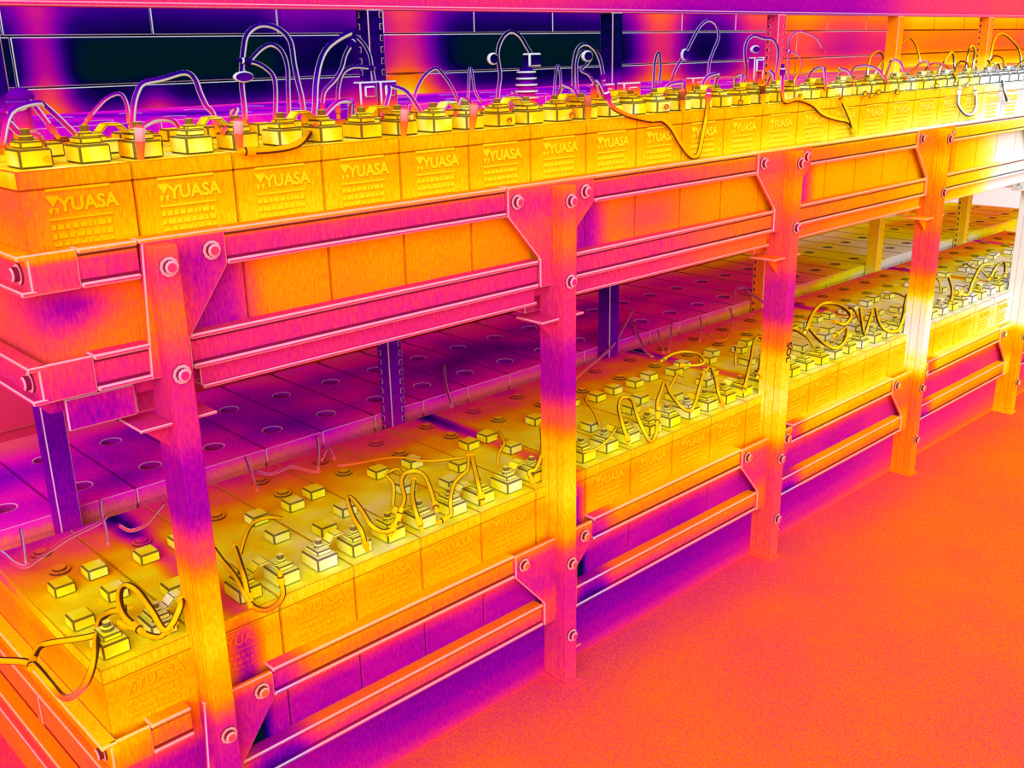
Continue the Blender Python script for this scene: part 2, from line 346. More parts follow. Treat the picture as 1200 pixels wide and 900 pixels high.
bm = bmesh.new(); add_box(bm, -0.058, -0.0151, -0.020, 0.045, 0.697, 0.701, 0.0014, 0.0018); add_prism_xz(bm, [(-0.052, 0.697), (-0.0151, 0.697), (-0.0151, 0.664)], 0.000, 0.004, 0, 0, 0)
add_box(bm, 0.0151, 0.046, -0.020, 0.045, 0.697, 0.701, 0.0014, 0.0018); cleat_me = to_mesh(bm, 'cleat', MAT['rail_up'])
bm = bmesh.new(); add_box(bm, 0.0151, 0.040, 0.0, 0.004, 0.03, 0.10, 0.001, 0); add_box(bm, 0.0151, 0.048, -0.012, 0.03, 0.027, 0.031, 0.001, 0); toe_me = to_mesh(bm, 'toe_bracket', MAT['post'])
for i in range(NP):
    x = i*P
    po = rpart('front_upright', pm, (x, 0, 0))
    put('foot_plate', foot_me, po)
    put('cleat', cleat_me, po); put('toe_bracket', toe_me, po)
    for (bx_, bz) in ((-0.001, 0.764), (0.0, 0.080), (0.0, 0.899), (0.0, 0.232)):
        put('bolt', bolt_me, po, (bx_, -0.0302, bz))
    for t in (0, 1):
        g = rpart('gusset_plate', gm[(1 if i == 0 else 0, t)], (x, 0, 0))
        for bx_ in ((0.070,) if i == 0 else (0.063, -0.098)):
            put('bolt', bolt_me, g, (bx_, -0.0046, 0.906-0.649*t))
    # rear slotted uprights, tall, between the two rows of batteries
def rear_me(slots):
    b = bmesh.new(); z0, z1 = FLOOR, 1.2148
    add_box(b, -0.018, 0.018, 0.477, 0.517, z0, z1, 0.0014, 0.0)
    if slots:
        z = 0.36
        while z < z1-0.012:
            add_box(b, 0.0075, 0.0150, 0.4764, 0.480, z, z+0.012, 0.0011, 0.0, 2)        # slots of the front face
            add_box(b, -0.0186, -0.015, 0.504, 0.513, z, z+0.012, 0.0011, 0.0, 2)        # slots of the side face
            z += 0.021
    return to_mesh(b, 'rear_upright', MAT['rear'])
sm = rear_me(True); plain_me = rear_me(False)
for i in range(NP):
    if i % 2 == 1: rpart('slotted_rear_upright', sm, (i*P, 0, 0))
    else: rpart('plain_rear_upright', plain_me, (i*P, 0, 0))
# channel rails per bay: web with two folded flanges
def rail(x0, x1, z0, z1, mats, top=True, bottom=True, y=0.0, th=0.0065, name='channel_rail'):
    b = bmesh.new()
    add_box(b, x0, x1, y+0.002, y+0.006, z0+0.004, z1-0.004, 0.0, 0.0026)
    for s, zz in ((1, z1-th), (-1, z0+th)):
        if (s > 0 and top) or (s < 0 and bottom): add_box(b, x0, x1, y+0.0008, y+0.004, *sorted((zz, zz-s*0.0034)), 0, 0, 2)
    if top: add_box(b, x0, x1, y-0.004, y+0.024, z1-th, z1, 0.0022, 0.0010)
    if bottom: add_box(b, x0, x1, y-0.004, y+0.018, z0, z0+th, 0.0022, 0.0010)
    return rpart(name, to_mesh(b, name, mats))
for i in range(NP-1):
    a, c = i*P, (i+1)*P
    for t, mm in ((0, MAT['rail_up']), (1, MAT['rail_lo'])):
        d = -0.649*t
        rail(a+0.092, c-0.117, 0.884+d, 0.931+d, mm)
        rail(a+(0.030 if i == 0 else 0.043), c-0.047, 0.757+d, 0.803+d, mm)
    # light angle strip under the upper bottom rail
    b = bmesh.new(); add_box(b, a+0.043, c-0.045, 0.010, 0.016, 0.728, 0.757, 0.0012, 0.002); add_box(b, a+0.043, c-0.045, 0.004, 0.03, 0.726, 0.731, 0.0014, 0.001)
    rpart('support_angle', to_mesh(b, 'support_angle', MAT['rail_up']))
    b = bmesh.new(); add_box(b, a+0.0155, c-0.0155, 0.027, 0.033, FLOOR, 0.115, 0.0, 0.0018)
    rpart('kick_panel', to_mesh(b, 'kick_panel', MAT['kick']))
# left end: short rail stubs, end rails running back, corner bolts
for t, mm in ((0, MAT['rail_up']), (1, MAT['rail_lo'])):
    d = -0.649*t
    for (z0, z1, xl) in ((0.884, 0.931, -0.150), (0.757, 0.803, -0.158)):
        rail(-0.094, -0.022 if t == 0 else -0.036, z0+d, z1+d, mm, name='end_stub_rail')
        b = bmesh.new(); add_box(b, xl, -0.094, -0.002, 0.004, z0+d, z1+d, 0.0018, 0.0018)
        cp = rpart('corner_plate', to_mesh(b, 'corner_plate', mm))
        b = bmesh.new()
        add_box(b, xl-0.002, xl+0.003, 0.0, 0.95, z0+d+0.003, z1+d-0.003, 0.0, 0.002)
        add_box(b, xl-0.012, xl+0.010, -0.003, 0.95, z1+d-0.006, z1+d, 0.0017, 0.0012)
        add_box(b, xl-0.012, xl+0.006, -0.003, 0.95, z0+d, z0+d+0.006, 0.0017, 0.0012)
        er = rpart('end_rail', to_mesh(b, 'end_rail', mm))
        put('bolt', bolt_x_me, er, (xl-0.0021, 0.022, (z0+z1)/2+d))
bm = bmesh.new(); add_box(bm, -0.13, -0.045, 0.012, 0.02, 0.712, 0.752, 0.0015, 0.002); rpart('support_angle', to_mesh(bm, 'support_angle', MAT['rail_up']))
bm = bmesh.new(); add_box(bm, -0.150, -0.0155, 0.027, 0.033, FLOOR, 0.115, 0.0, 0.0018); rpart('kick_panel', to_mesh(bm, 'kick_panel', MAT['kick']))
for i in range(NP-1):                                  # lip angle running on past each upright
    bm = bmesh.new(); add_box(bm, i*P-(0.117 if i else 0.022), i*P+0.092, -0.007, 0.018, 0.9262, 0.9317, 0.0018, 0.0010)
    rpart('lip_angle', to_mesh(bm, 'lip_angle', MAT['rail_up']))
bm = bmesh.new(); add_box(bm, -0.146, -0.142, 0.033, 0.95, FLOOR, 0.232, 0.001, 0.0); add_box(bm, -0.149, -0.146, 0.30, 0.32, FLOOR, 0.232, 0.001, 0.0); rpart('end_panel', to_mesh(bm, 'end_panel', MAT['end']))
# shelf boards and top beam
for (z, mm) in ((0.7355, MAT['rail_up']), (0.0935, MAT['rail_lo'])):
    bm = bmesh.new(); add_box(bm, -0.145, 4.24, 0.024, 0.488, z, z+0.0205); add_box(bm, -0.145, 4.24, 0.514, 0.96, z, z+0.0205)
    rpart('shelf_board', to_mesh(bm, 'shelf_board', mm))
bm = bmesh.new(); add_box(bm, -1.6, 6.0, 0.484, 0.518, 1.222, 1.34, 0.0, 0.002); add_box(bm, -1.6, 6.0, 0.478, 0.522, 1.2150, 1.2220, 0.0016, 0.0014)
rpart('top_beam', to_mesh(bm, 'top_beam', MAT['beam']))
# cross members below the upper shelf tying front and rear uprights
bm = bmesh.new(); add_box(bm, -0.03, 0.03, 0.05, 0.49, 0.700, 0.7355, 0.0012, 0.0); cross_me = to_mesh(bm, 'cross_member', MAT['rail_up'])
for i in range(NP): rpart('cross_member', cross_me, (i*P, 0, 0))
# vertical sticker on the third upright
def text_mesh(txt, size, extr, off, mats, name):
    cu = bpy.data.curves.new(name, 'FONT'); cu.body = txt; cu.size = size; cu.extrude = extr; cu.offset = off
    cu.align_x = 'CENTER'; cu.align_y = 'CENTER'; cu.resolution_u = 3
    o = bpy.data.objects.new(name, cu); COL.objects.link(o)
    bpy.context.view_layer.update()
    me = bpy.data.meshes.new_from_object(o.evaluated_get(bpy.context.evaluated_depsgraph_get()))
    bpy.data.objects.remove(o); bpy.data.curves.remove(cu)
    me.materials.clear()
    for mm in mats: me.materials.append(mm)
    return me
sol = text_mesh('SOL', 0.026, 0.0004, 0.0004, [MAT['dark'][0]], 'sticker_lettering')
sol.transform(Matrix.Rotation(math.radians(90), 4, 'X')); sol.transform(Matrix.Rotation(math.radians(90), 4, 'Y'))
rpart('sticker_lettering', sol, (2*P+0.004, -0.0304, 0.486))['label'] = 'black SOL lettering running down the upright'

# ------------------------------------------------------------------ batteries
PITCH_X = 0.1333; X0 = -0.074; BW = 0.1310; HB = 0.263; YF = 0.02; YB = 0.472
def bm_case(w, y0, y1, z0, z1, bw):
    b = bmesh.new(); add_box(b, -w/2, w/2, y0, y1, z0, z1, bw, 0.0, 0); return b
def make_label(mats, name):
    """flat print on the battery front: rules, triangular mark, word, small print (local x right, z up, y front)"""
    base = bmesh.new()
    for (x0, x1, z0, z1) in ((-0.037, 0.037, 0.0205, 0.0232), (-0.037, 0.037, -0.0125, -0.0105)):
        add_box(base, x0, x1, -0.0012, 0.0, z0, z1, 0, 0, 0)
        add_box(base, x0, x1, -0.0008, 0.0, z0-0.0014, z0, 0, 0, 2)
    rng = random.Random(3)
    for row in range(3):
        x = -0.036
        while x < 0.034:
            w = rng.uniform(0.003, 0.010); z = -0.018-row*0.0105
            hh = 0.0055 if row < 2 else 0.0035
            add_box(base, x, min(x+w, 0.037), -0.0010, 0.0, z-hh, z, 0, 0, 0)
            add_box(base, x, min(x+w, 0.037), -0.0006, 0.0, z-hh-0.0012, z-hh, 0, 0, 2)
            x += w+0.0022
    base_me = to_mesh(base, name + '_print', mats)
    rot = Matrix.Rotation(math.radians(90), 4, 'X')
    front = text_mesh('YUASA', 0.0222, 0.0003, 0.0007, [mats[0]], name + '_word'); front.transform(rot)
    back = text_mesh('YUASA', 0.0222, 0.0002, 0.0007, [mats[2]], name + '_shade'); back.transform(rot)
    b = bmesh.new(); b.from_mesh(front)
    for v in b.verts: v.co += Vector((0.0100, -0.0010, 0.0035))
    n0 = len(b.faces); b.from_mesh(back); b.faces.ensure_lookup_table(); b.verts.ensure_lookup_table()
    nv = len(front.vertices)
    for v in b.verts[nv:]: v.co += Vector((0.0112, -0.0004, 0.0021))
    for f in b.faces[n0:]: f.material_index = 2
    for f in b.faces[:n0]: f.material_index = 0
    word_me = to_mesh(b, name + '_word', mats)
    b = bmesh.new()      # mark: nested triangles pointing down
    for dx, dz, mi, y in ((0.0, 0.0, 0, -0.0012), (0.0010, -0.0012, 2, -0.0006)):
        for tri in (((-0.0385, 0.015), (-0.0225, 0.015), (-0.0305, 0.003)), ((-0.0365, 0.001), (-0.0312, 0.001), (-0.0345, -0.0065)), ((-0.0298, 0.001), (-0.0245, 0.001), (-0.0265, -0.0065))):
            add_prism_xz(b, [(p[0]+dx, p[1]+dz) for p in tri], y, 0.0, 0, 0, mi)
    mark_me = to_mesh(b, name + '_mark', mats)
    return base_me, word_me, mark_me
def front_kit(tier):
    s = 'up' if tier == 0 else 'lo'
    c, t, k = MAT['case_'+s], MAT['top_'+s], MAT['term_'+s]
    kit = {}
    kit['case'] = to_mesh(bm_case(BW, YF, YB, 0.0, HB-0.022, 0.0012), 'case', [c[0], c[4], c[4]])
    b = bmesh.new(); add_box(b, -BW/2-0.0005, BW/2+0.0005, YF-0.001, YB+0.001, HB-0.0215, HB, 0.0015, 0.0)
    me = to_mesh(b, 'lid', [t[0], c[4], t[2], c[0]])
    for p in me.polygons:
        if p.normal.y < -0.9 and p.material_index == 0: p.material_index = 3
    kit['lid'] = me
    b = bmesh.new(); add_box(b, -0.019, 0.019, -0.024, 0.024, 0.0, 0.022, 0.0026, 0.0); add_box(b, -0.013, 0.013, -0.016, 0.018, 0.022, 0.030, 0.0020, 0.0)
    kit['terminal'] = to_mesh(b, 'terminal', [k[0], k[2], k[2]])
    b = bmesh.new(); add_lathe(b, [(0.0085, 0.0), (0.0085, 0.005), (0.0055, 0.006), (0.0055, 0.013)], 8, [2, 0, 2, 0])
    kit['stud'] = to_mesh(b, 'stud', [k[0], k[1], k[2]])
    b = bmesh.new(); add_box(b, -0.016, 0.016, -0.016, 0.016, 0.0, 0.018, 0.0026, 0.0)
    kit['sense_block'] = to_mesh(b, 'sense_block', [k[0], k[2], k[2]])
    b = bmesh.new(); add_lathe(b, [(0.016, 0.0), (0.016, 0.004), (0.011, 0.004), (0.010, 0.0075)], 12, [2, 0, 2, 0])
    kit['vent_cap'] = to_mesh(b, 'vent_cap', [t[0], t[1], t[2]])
    b = bmesh.new(); add_lathe(b, [(0.0035, 0.0), (0.0062, 0.026), (0.0066, 0.042), (0.0045, 0.045)], 8, [0, 3, 0, 0])
    kit['boot'] = to_mesh(b, 'terminal_boot', MAT['boot'])
    kit['label'] = make_label([MAT['letter_'+s][0], MAT['letter_'+s][1], MAT['letter_'+s][4]], 'label_'+s)
    return kit
def front_battery(kit, tier, k):
    z0 = 0.757 - 0.642*tier
    o = empty('front_terminal_battery', (X0+PITCH_X*k, 0, z0))
    hot = 'amber' if tier == 0 else 'orange'
    if k >= 17: hot = 'pale yellow'
    tag(o, '%s lettered battery, %s from the left end of the %s shelf front row' % (hot, ORD[k], 'upper' if tier == 0 else 'lower'), 'battery',
        'batteries in the front row of the %s shelf' % ('upper' if tier == 0 else 'lower'))
    put('case', kit['case'], o); lid = put('lid', kit['lid'], o)
    for (tx, ty) in ((-0.034, 0.062), (0.034, 0.062)):
        tm = put('terminal', kit['terminal'], o, (tx, ty, HB))
        put('stud', kit['stud'], tm, (0, 0, 0.030))
    rr = random.Random(50*tier+k)
    for (tx, ty) in ((-0.036, 0.150), (0.030, 0.185), (-0.020, 0.262), (0.038, 0.275)):
        if rr.random() < 0.8: put('sense_block', kit['sense_block'], o, (tx+rr.uniform(-.004, .004), ty+rr.uniform(-.012, .012), HB))
    for ty in (0.335, 0.415): put('vent_cap', kit['vent_cap'], lid, (0, ty, HB))
    if tier == 0 and k in (1, 2, 4, 5, 7, 9, 11):
        bt = put('terminal_boot', kit['boot'], o, (-0.050, 0.030, HB-0.004)); bt.rotation_euler = (0, rr.uniform(-0.2, 0.2), 0)
    lb = put('label', kit['label'][0], o, (0.0, YF-0.0002, 0.218))
    put('lettering', kit['label'][1], lb); put('mark', kit['label'][2], lb)
    return o
NF, NB = 30, 34
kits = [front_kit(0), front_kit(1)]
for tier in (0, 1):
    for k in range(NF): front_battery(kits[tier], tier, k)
# back row: flat cold lids with two round wells each
def lid_with_wells():
    b = bmesh.new(); w = BW/2; seg = 20
    y0, y1 = 0.522, 0.952; ym = 0.70; ht = HB+0.015; wells = (0.608, 0.791); R = 0.0195; D = 0.014
    for (ya, yb, yc) in ((y0, ym, wells[0]), (ym, y1, wells[1])):
        outer, inner, inner2, low = [], [], [], []
        for k in range(seg):
            a = 2*math.pi*k/seg; ca, sa = math.cos(a), math.sin(a)
            s = 1e9
            if abs(ca) > 1e-6: s = min(s, w/abs(ca))
            if sa > 1e-6: s = min(s, (yb-yc)/sa)
            if sa < -1e-6: s = min(s, (yc-ya)/-sa)
            outer.append(b.verts.new((ca*s, yc+sa*s, ht)))
            inner.append(b.verts.new((ca*(R+0.0022), yc+sa*(R+0.0022), ht+0.0006)))
            inner2.append(b.verts.new((ca*R, yc+sa*R, ht)))
            low.append(b.verts.new((ca*R, yc+sa*R, ht-D)))
        for k in range(seg):
            j = (k+1) % seg
            b.faces.new([outer[k], outer[j], inner[j], inner[k]])
            f = b.faces.new([inner[k], inner[j], inner2[j], inner2[k]]); f.material_index = 1
            f = b.faces.new([inner2[k], inner2[j], low[j], low[k]]); f.material_index = 2
        f = b.faces.new(low); f.material_index = 0
        for (cx, cy, a0, a1) in ((w, yb, 0, 90), (-w, yb, 90, 180), (-w, ya, 180, 270), (w, ya, 270, 360)):
            # corner triangle filling the square
            ang = math.atan2(cy-yc, cx) % (2*math.pi); k = int(ang/(2*math.pi)*seg) % seg
            v = b.verts.new((cx, cy, ht)); b.faces.new([outer[k], v, outer[(k+1) % seg]])
    bmesh.ops.recalc_face_normals(b, faces=b.faces[:])
    for f in b.faces:
        if f.normal.z < -0.3: f.normal_flip()
    # rim walls and light front edge
    add_box(b, -w, w, y0, y0+0.003, ht-0.03, ht, 0.0012, 0.0)
    add_box(b, -w, w, y1-0.003, y1, ht-0.03, ht)
    for s in (-1, 1):
        add_box(b, *sorted((s*w, s*(w-0.003))), y0+0.003, y1-0.003, ht-0.03, ht, 0.0, 0.0, 0)
        add_box(b, *sorted((s*(w+0.0001), s*(w-0.0016))), y0+0.003, y1-0.003, ht-0.001, ht+0.0004, 0.0, 0.0, 2)
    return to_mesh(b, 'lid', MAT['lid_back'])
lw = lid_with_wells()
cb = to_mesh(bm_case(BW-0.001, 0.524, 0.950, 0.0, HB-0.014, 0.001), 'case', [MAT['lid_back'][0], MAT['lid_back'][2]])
for tier in (0, 1):
    for k in range(NB):
        o = empty('rear_row_battery', (0.068-0.2666+PITCH_X*(k+1), 0, 0.757-0.642*tier))
        tag(o, 'cold battery with two lid wells, %s from left in the %s rear row' % (ORD[k], 'upper' if tier == 0 else 'lower'), 'battery',
            'batteries in the rear row of the %s shelf' % ('upper' if tier == 0 else 'lower'))
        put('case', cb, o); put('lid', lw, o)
# link bars between neighbouring terminals
def bar_me(tier):
    b = bmesh.new()
    prof = [(-0.040, 0.0), (-0.018, 0.0), (-0.008, 0.010), (0.008, 0.010), (0.018, 0.0), (0.040, 0.0)]
    top = [(x, z+0.0035) for x, z in reversed(prof)]
    add_prism_xz(b, prof+top, -0.011, 0.011, 0.0009, 0.0)
    mm = MAT['term_up' if tier == 0 else 'term_lo']
    return to_mesh(b, 'link_bar', [mm[0], mm[2]])
for tier in (0, 1):
    me = bar_me(tier)
    for k in range(NF-1):
        o = put('link_bar', me, None, (X0+PITCH_X*(k+0.5), 0.064, 0.757-0.642*tier+HB+0.0302))
        tag(o, 'short cranked link bar joining the %s and %s front batteries of the %s shelf' % (ORD[k], ORD[k+1], 'upper' if tier == 0 else 'lower'), 'link bar', 'link bars on the %s shelf' % ('upper' if tier == 0 else 'lower'))
# ------------------------------------------------------------------ cables
CABLES = [
 ('battery_cable', 'tallest cable loop in the upper left, carrying an oval tag', 0.0042, [(0.287,0.268,1.031),(0.306,0.3,1.061),(0.306,0.3,1.1),(0.314,0.3,1.144),(0.324,0.3,1.169),(0.348,0.3,1.182),(0.378,0.3,1.177),(0.399,0.3,1.158),(0.403,0.3,1.123),(0.407,0.3,1.096),(0.412,0.3,1.069),(0.414,0.3,1.035)]),
 ('battery_cable', 'short inner arch of cable nested under the tall tagged loop on the upper shelf', 0.0036, [(0.321,0.31,1.121),(0.328,0.31,1.128),(0.35,0.31,1.146),(0.37,0.31,1.153),(0.388,0.31,1.143),(0.396,0.31,1.119),(0.394,0.31,1.083),(0.391,0.31,1.036)]),
 ('battery_cable', 'cable bent down like a shoulder below the nested arch on the upper shelf', 0.0036, [(0.312,0.29,1.129),(0.328,0.29,1.126),(0.343,0.29,1.119),(0.356,0.29,1.107),(0.359,0.29,1.091),(0.356,0.29,1.059),(0.312,0.225,1.031)]),
 ('battery_cable', 'low flat arch of cable on the upper shelf left of the tall tagged loop', 0.004, [(0.085,0.22,1.034),(0.091,0.22,1.068),(0.099,0.22,1.09),(0.111,0.22,1.104),(0.139,0.22,1.109),(0.172,0.22,1.116),(0.187,0.22,1.108),(0.194,0.22,1.086),(0.201,0.22,1.069),(0.21,0.22,1.058),(0.215,0.22,1.031)]),
 ('battery_cable', 'faint cold cable arch behind the second battery of the upper shelf', 0.0032, [(0.132,0.48,1.049),(0.144,0.48,1.061),(0.164,0.48,1.077),(0.186,0.48,1.083),(0.195,0.48,1.069),(0.196,0.48,1.042)]),
 ('battery_cable', 'cable sagging in from the left edge across the first battery of the upper shelf', 0.0042, [(-0.114,0.12,1.074),(-0.104,0.12,1.066),(-0.096,0.12,1.056),(-0.086,0.12,1.051),(-0.074,0.12,1.05),(-0.07,0.12,1.039),(-0.093,0.049,1.031)]),
 ('battery_cable', 'upper of two cables entering from the left edge above the first battery', 0.0036, [(-0.072,0.25,1.074),(-0.057,0.25,1.077),(-0.042,0.25,1.079),(-0.032,0.25,1.085),(-0.023,0.25,1.072),(-0.011,0.25,1.051)]),
 ('battery_cable', 'big arched cable left of the slotted rear upright, swooping down to the shelf front', 0.0044, [(0.463,0.22,1.169),(0.429,0.205,1.16),(0.394,0.19,1.145),(0.369,0.175,1.123),(0.35,0.16,1.093),(0.336,0.145,1.063),(0.319,0.13,1.037),(0.231,0.011,1.031),(0.208,0.008,1.022),(0.176,0.008,1.02),(0.145,0.008,1.021)]),
 ('battery_cable', 'crossing cable rising in an S beside the big arched cable', 0.0036, [(0.47,0.33,1.052),(0.476,0.33,1.076),(0.498,0.33,1.094),(0.514,0.33,1.113),(0.524,0.33,1.135),(0.538,0.33,1.152)]),
 ('battery_cable', 'cable running over from the S-shaped cable to the slotted rear upright', 0.0034, [(0.508,0.34,1.046),(0.511,0.34,1.078),(0.523,0.34,1.105),(0.547,0.34,1.115),(0.582,0.34,1.112)]),
 ('battery_cable', 'thin cold arch of cable on the right face of the slotted rear upright', 0.0034, [(0.625,0.45,1.171),(0.647,0.45,1.156),(0.661,0.45,1.134),(0.665,0.45,1.11),(0.671,0.45,1.078)]),
 ('battery_cable', 'small dark arch of cable over the warm column in the middle of the back wall', 0.003, [(0.688,0.36,1.036),(0.696,0.36,1.066),(0.717,0.36,1.093),(0.745,0.36,1.107),(0.765,0.36,1.094),(0.785,0.36,1.07),(0.799,0.36,1.043)]),
 ('sense_wire', 'narrow upright hairpin wire between the dark arch and the hooked cable', 0.0022, [(0.681,0.2,1.037),(0.687,0.2,1.073),(0.69,0.2,1.106),(0.696,0.2,1.103),(0.701,0.2,1.072),(0.716,0.2,1.05)]),
 ('battery_cable', 'hooked cable with a round tag standing against the darkest back wall panel', 0.0038, [(0.784,0.234,1.031),(0.85,0.3,1.065),(0.855,0.3,1.092),(0.85,0.3,1.132),(0.862,0.3,1.157),(0.884,0.3,1.17),(0.909,0.3,1.162),(0.929,0.3,1.14),(0.943,0.3,1.124)]),
 ('battery_cable', 'small hook of cable lying over the front terminals below the hooked tall cable', 0.0032, [(0.637,0.1,1.049),(0.667,0.1,1.057),(0.696,0.1,1.064),(0.72,0.1,1.06),(0.724,0.1,1.049),(0.709,0.1,1.041),(0.694,0.1,1.05),(0.631,0.038,1.031)]),
 ('sense_wire', 'upright wire hairpin just left of the double loop by the plain rear upright', 0.0026, [(0.871,0.175,1.031),(1.004,0.3,1.067),(1.01,0.3,1.1),(1.017,0.3,1.103),(1.022,0.3,1.075),(1.019,0.3,1.037)]),
 ('battery_cable', 'outer loop of the double cable loop by the plain rear upright', 0.0038, [(0.759,0.02,1.031),(1.059,0.3,1.065),(1.06,0.3,1.107),(1.072,0.3,1.137),(1.098,0.3,1.145),(1.127,0.3,1.131),(1.143,0.3,1.107),(1.151,0.3,1.079)]),
 ('battery_cable', 'inner tilted loop of the double cable loop by the plain rear upright', 0.003, [(1.053,0.28,1.032),(1.048,0.28,1.074),(1.048,0.28,1.112),(1.063,0.28,1.13),(1.084,0.28,1.131),(1.092,0.28,1.121),(1.079,0.28,1.107),(1.061,0.28,1.095),(1.084,0.28,1.085),(1.105,0.28,1.064)]),
 ('battery_cable', 'heavy cable crawling over the shelf edge and dropping in a V down the battery fronts', 0.0044, [(0.838,0.012,1.059),(0.848,0.012,1.042),(0.875,0.012,1.029),(0.907,0.012,1.02),(0.955,0.012,1.011),(0.989,0.012,1.009),(1.018,0.012,0.992),(1.042,0.012,0.967),(1.069,0.012,0.943),(1.088,0.012,0.935),(1.104,0.012,0.941),(1.113,0.012,0.972),(1.122,0.012,1.003),(1.127,0.012,1.044)]),
 ('sense_wire', 'straight upright wire in front of the warm wall column', 0.0026, [(0.957,0.008,1.011),(1.107,0.13,1.041),(1.108,0.13,1.081),(1.112,0.13,1.113),(1.122,0.13,1.126),(1.129,0.13,1.097),(1.124,0.13,1.065)]),
 ('battery_cable', 'leaning cable with a knot, curled over at its top, right of the warm wall column', 0.0036, [(1.028,0.033,1.031),(1.527,0.42,1.031),(1.545,0.42,1.076),(1.564,0.42,1.098),(1.597,0.42,1.131),(1.622,0.42,1.161),(1.645,0.42,1.184),(1.676,0.42,1.196),(1.709,0.42,1.186),(1.722,0.42,1.156),(1.702,0.42,1.123),(1.687,0.42,1.093),(1.686,0.42,1.041)]),
 ('battery_cable', 'broad loop of cable around a grey clip in front of the second slotted rear upright', 0.004, [(1.229,0.008,1.03),(1.852,0.42,1.046),(1.843,0.42,1.1),(1.843,0.42,1.138),(1.873,0.42,1.159),(1.921,0.42,1.152),(1.97,0.42,1.147),(1.998,0.42,1.119),(1.995,0.42,1.074),(1.982,0.42,1.039),(1.957,0.42,1.038)]),
 ('battery_cable', 'wide arch of cable to the right of the second slotted rear upright', 0.0034, [(1.545,0.099,1.031),(2.181,0.5,1.081),(2.178,0.5,1.145),(2.216,0.5,1.17),(2.281,0.5,1.163),(2.33,0.5,1.148),(2.364,0.5,1.119)]),
 ('battery_cable', 'small snake of cable hanging inside the wide arch right of the second slotted upright', 0.0032, [(2.149,0.48,1.117),(2.2,0.48,1.104),(2.223,0.48,1.073),(2.198,0.48,1.05),(2.084,0.419,1.031),(1.485,0.032,1.031)]),
 ('battery_cable', 'cable dropping at the second slotted upright, then lying along the upper shelf edge', 0.0042, [(1.379,0.012,1.082),(1.388,0.012,1.025),(1.441,0.012,1.025),(1.503,0.012,1.011),(1.548,0.012,0.989),(1.608,0.012,0.975),(1.662,0.012,0.966),(1.688,0.012,0.947)]),
 ('battery_cable', 'short leaning cable meeting the hanging end on the hot battery fronts', 0.0038, [(1.613,0.006,1.017),(1.639,0.006,0.992),(1.662,0.006,0.968),(1.677,0.006,0.948)]),
 ('battery_cable', 'left curl of the purple cable bundle behind the hot right half of the upper shelf', 0.0044, [(1.722,0.008,1.025),(2.652,0.503,1.031),(2.753,0.55,1.087),(2.806,0.55,1.107),(2.845,0.55,1.085),(2.815,0.55,1.058),(2.655,0.481,1.031),(1.754,0.008,1.02)]),
 ('battery_cable', 'right curl of the purple cable bundle behind the hot right half of the upper shelf', 0.0044, [(1.785,0.008,1.026),(2.821,0.538,1.031),(2.926,0.58,1.095),(2.97,0.58,1.114),(3.013,0.58,1.088),(2.996,0.58,1.048),(2.513,0.351,1.031),(1.877,0.008,1.022)]),
 ('battery_cable', 'cable leading right from the purple bundle under the wall ledge', 0.0036, [(2.972,0.6,1.117),(3.057,0.6,1.127),(3.116,0.6,1.149),(3.175,0.6,1.117),(3.211,0.6,1.072)]),
 ('battery_cable', 'first small dark arch in the white-hot cable tangle at the far right', 0.004, [(2.082,0.008,1.03),(2.937,0.4,1.039),(2.979,0.4,1.076),(3.025,0.4,1.097),(3.057,0.4,1.046),(2.189,0.008,1.031)]),
 ('battery_cable', 'tall narrow wire loop in the white-hot cable tangle at the far right', 0.004, [(2.352,0.057,1.031),(3.145,0.4,1.067),(3.159,0.4,1.114),(3.196,0.4,1.105),(3.198,0.4,1.048),(2.262,0.008,1.024)]),
 ('battery_cable', 'dangling U of cable over the white-hot battery fronts at the far right', 0.004, [(2.215,0.008,1.008),(2.218,0.008,0.978),(2.261,0.008,0.952),(2.309,0.008,0.947),(2.33,0.008,0.968),(2.314,0.008,1.004)]),
 ('battery_cable', 'steep cable leg at the right border of the white-hot tangle', 0.0042, [(2.879,0.2,1.061),(2.925,0.2,1.06),(2.494,0.008,1.015),(2.531,0.008,0.972)]),
 ('battery_cable', 'large arch of cable topping the white-hot tangle at the far right', 0.0042, [(3.577,0.5,1.064),(3.6,0.5,1.14),(3.674,0.5,1.155),(3.782,0.5,1.123),(3.854,0.5,1.084),(2.705,0.043,1.031)]),
 ('battery_cable', 'heavy cable drooping in a deep U at the lower left corner of the lower shelf', 0.0048, [(-0.253,0.124,0.402),(-0.234,0.1,0.402),(-0.216,0.079,0.402),(-0.207,0.061,0.402),(-0.206,0.034,0.402),(-0.204,0.008,0.395),(-0.195,0.008,0.375),(-0.185,0.008,0.367),(-0.17,0.008,0.372),(-0.157,0.008,0.386),(-0.142,0.023,0.402),(-0.121,0.068,0.402),(-0.103,0.102,0.402),(-0.085,0.115,0.402),(-0.069,0.111,0.402)]),
 ('battery_cable', 'cable branch leaving the deep U and running right to the first battery top', 0.0044, [(-0.206,0.065,0.402),(-0.196,0.083,0.402),(-0.184,0.097,0.402),(-0.171,0.095,0.402),(-0.153,0.085,0.402),(-0.129,0.073,0.402),(-0.105,0.066,0.402)]),
 ('battery_cable', 'oblong coil of cable on the first battery top of the lower shelf', 0.0048, [(-0.089,0.008,0.427),(-0.09,0.041,0.43),(-0.078,0.086,0.43),(-0.063,0.116,0.43),(-0.051,0.118,0.43),(-0.049,0.086,0.43),(-0.058,0.028,0.43),(-0.054,0.008,0.408),(-0.04,0.008,0.412),(-0.027,0.009,0.43),(-0.015,0.028,0.43)]),
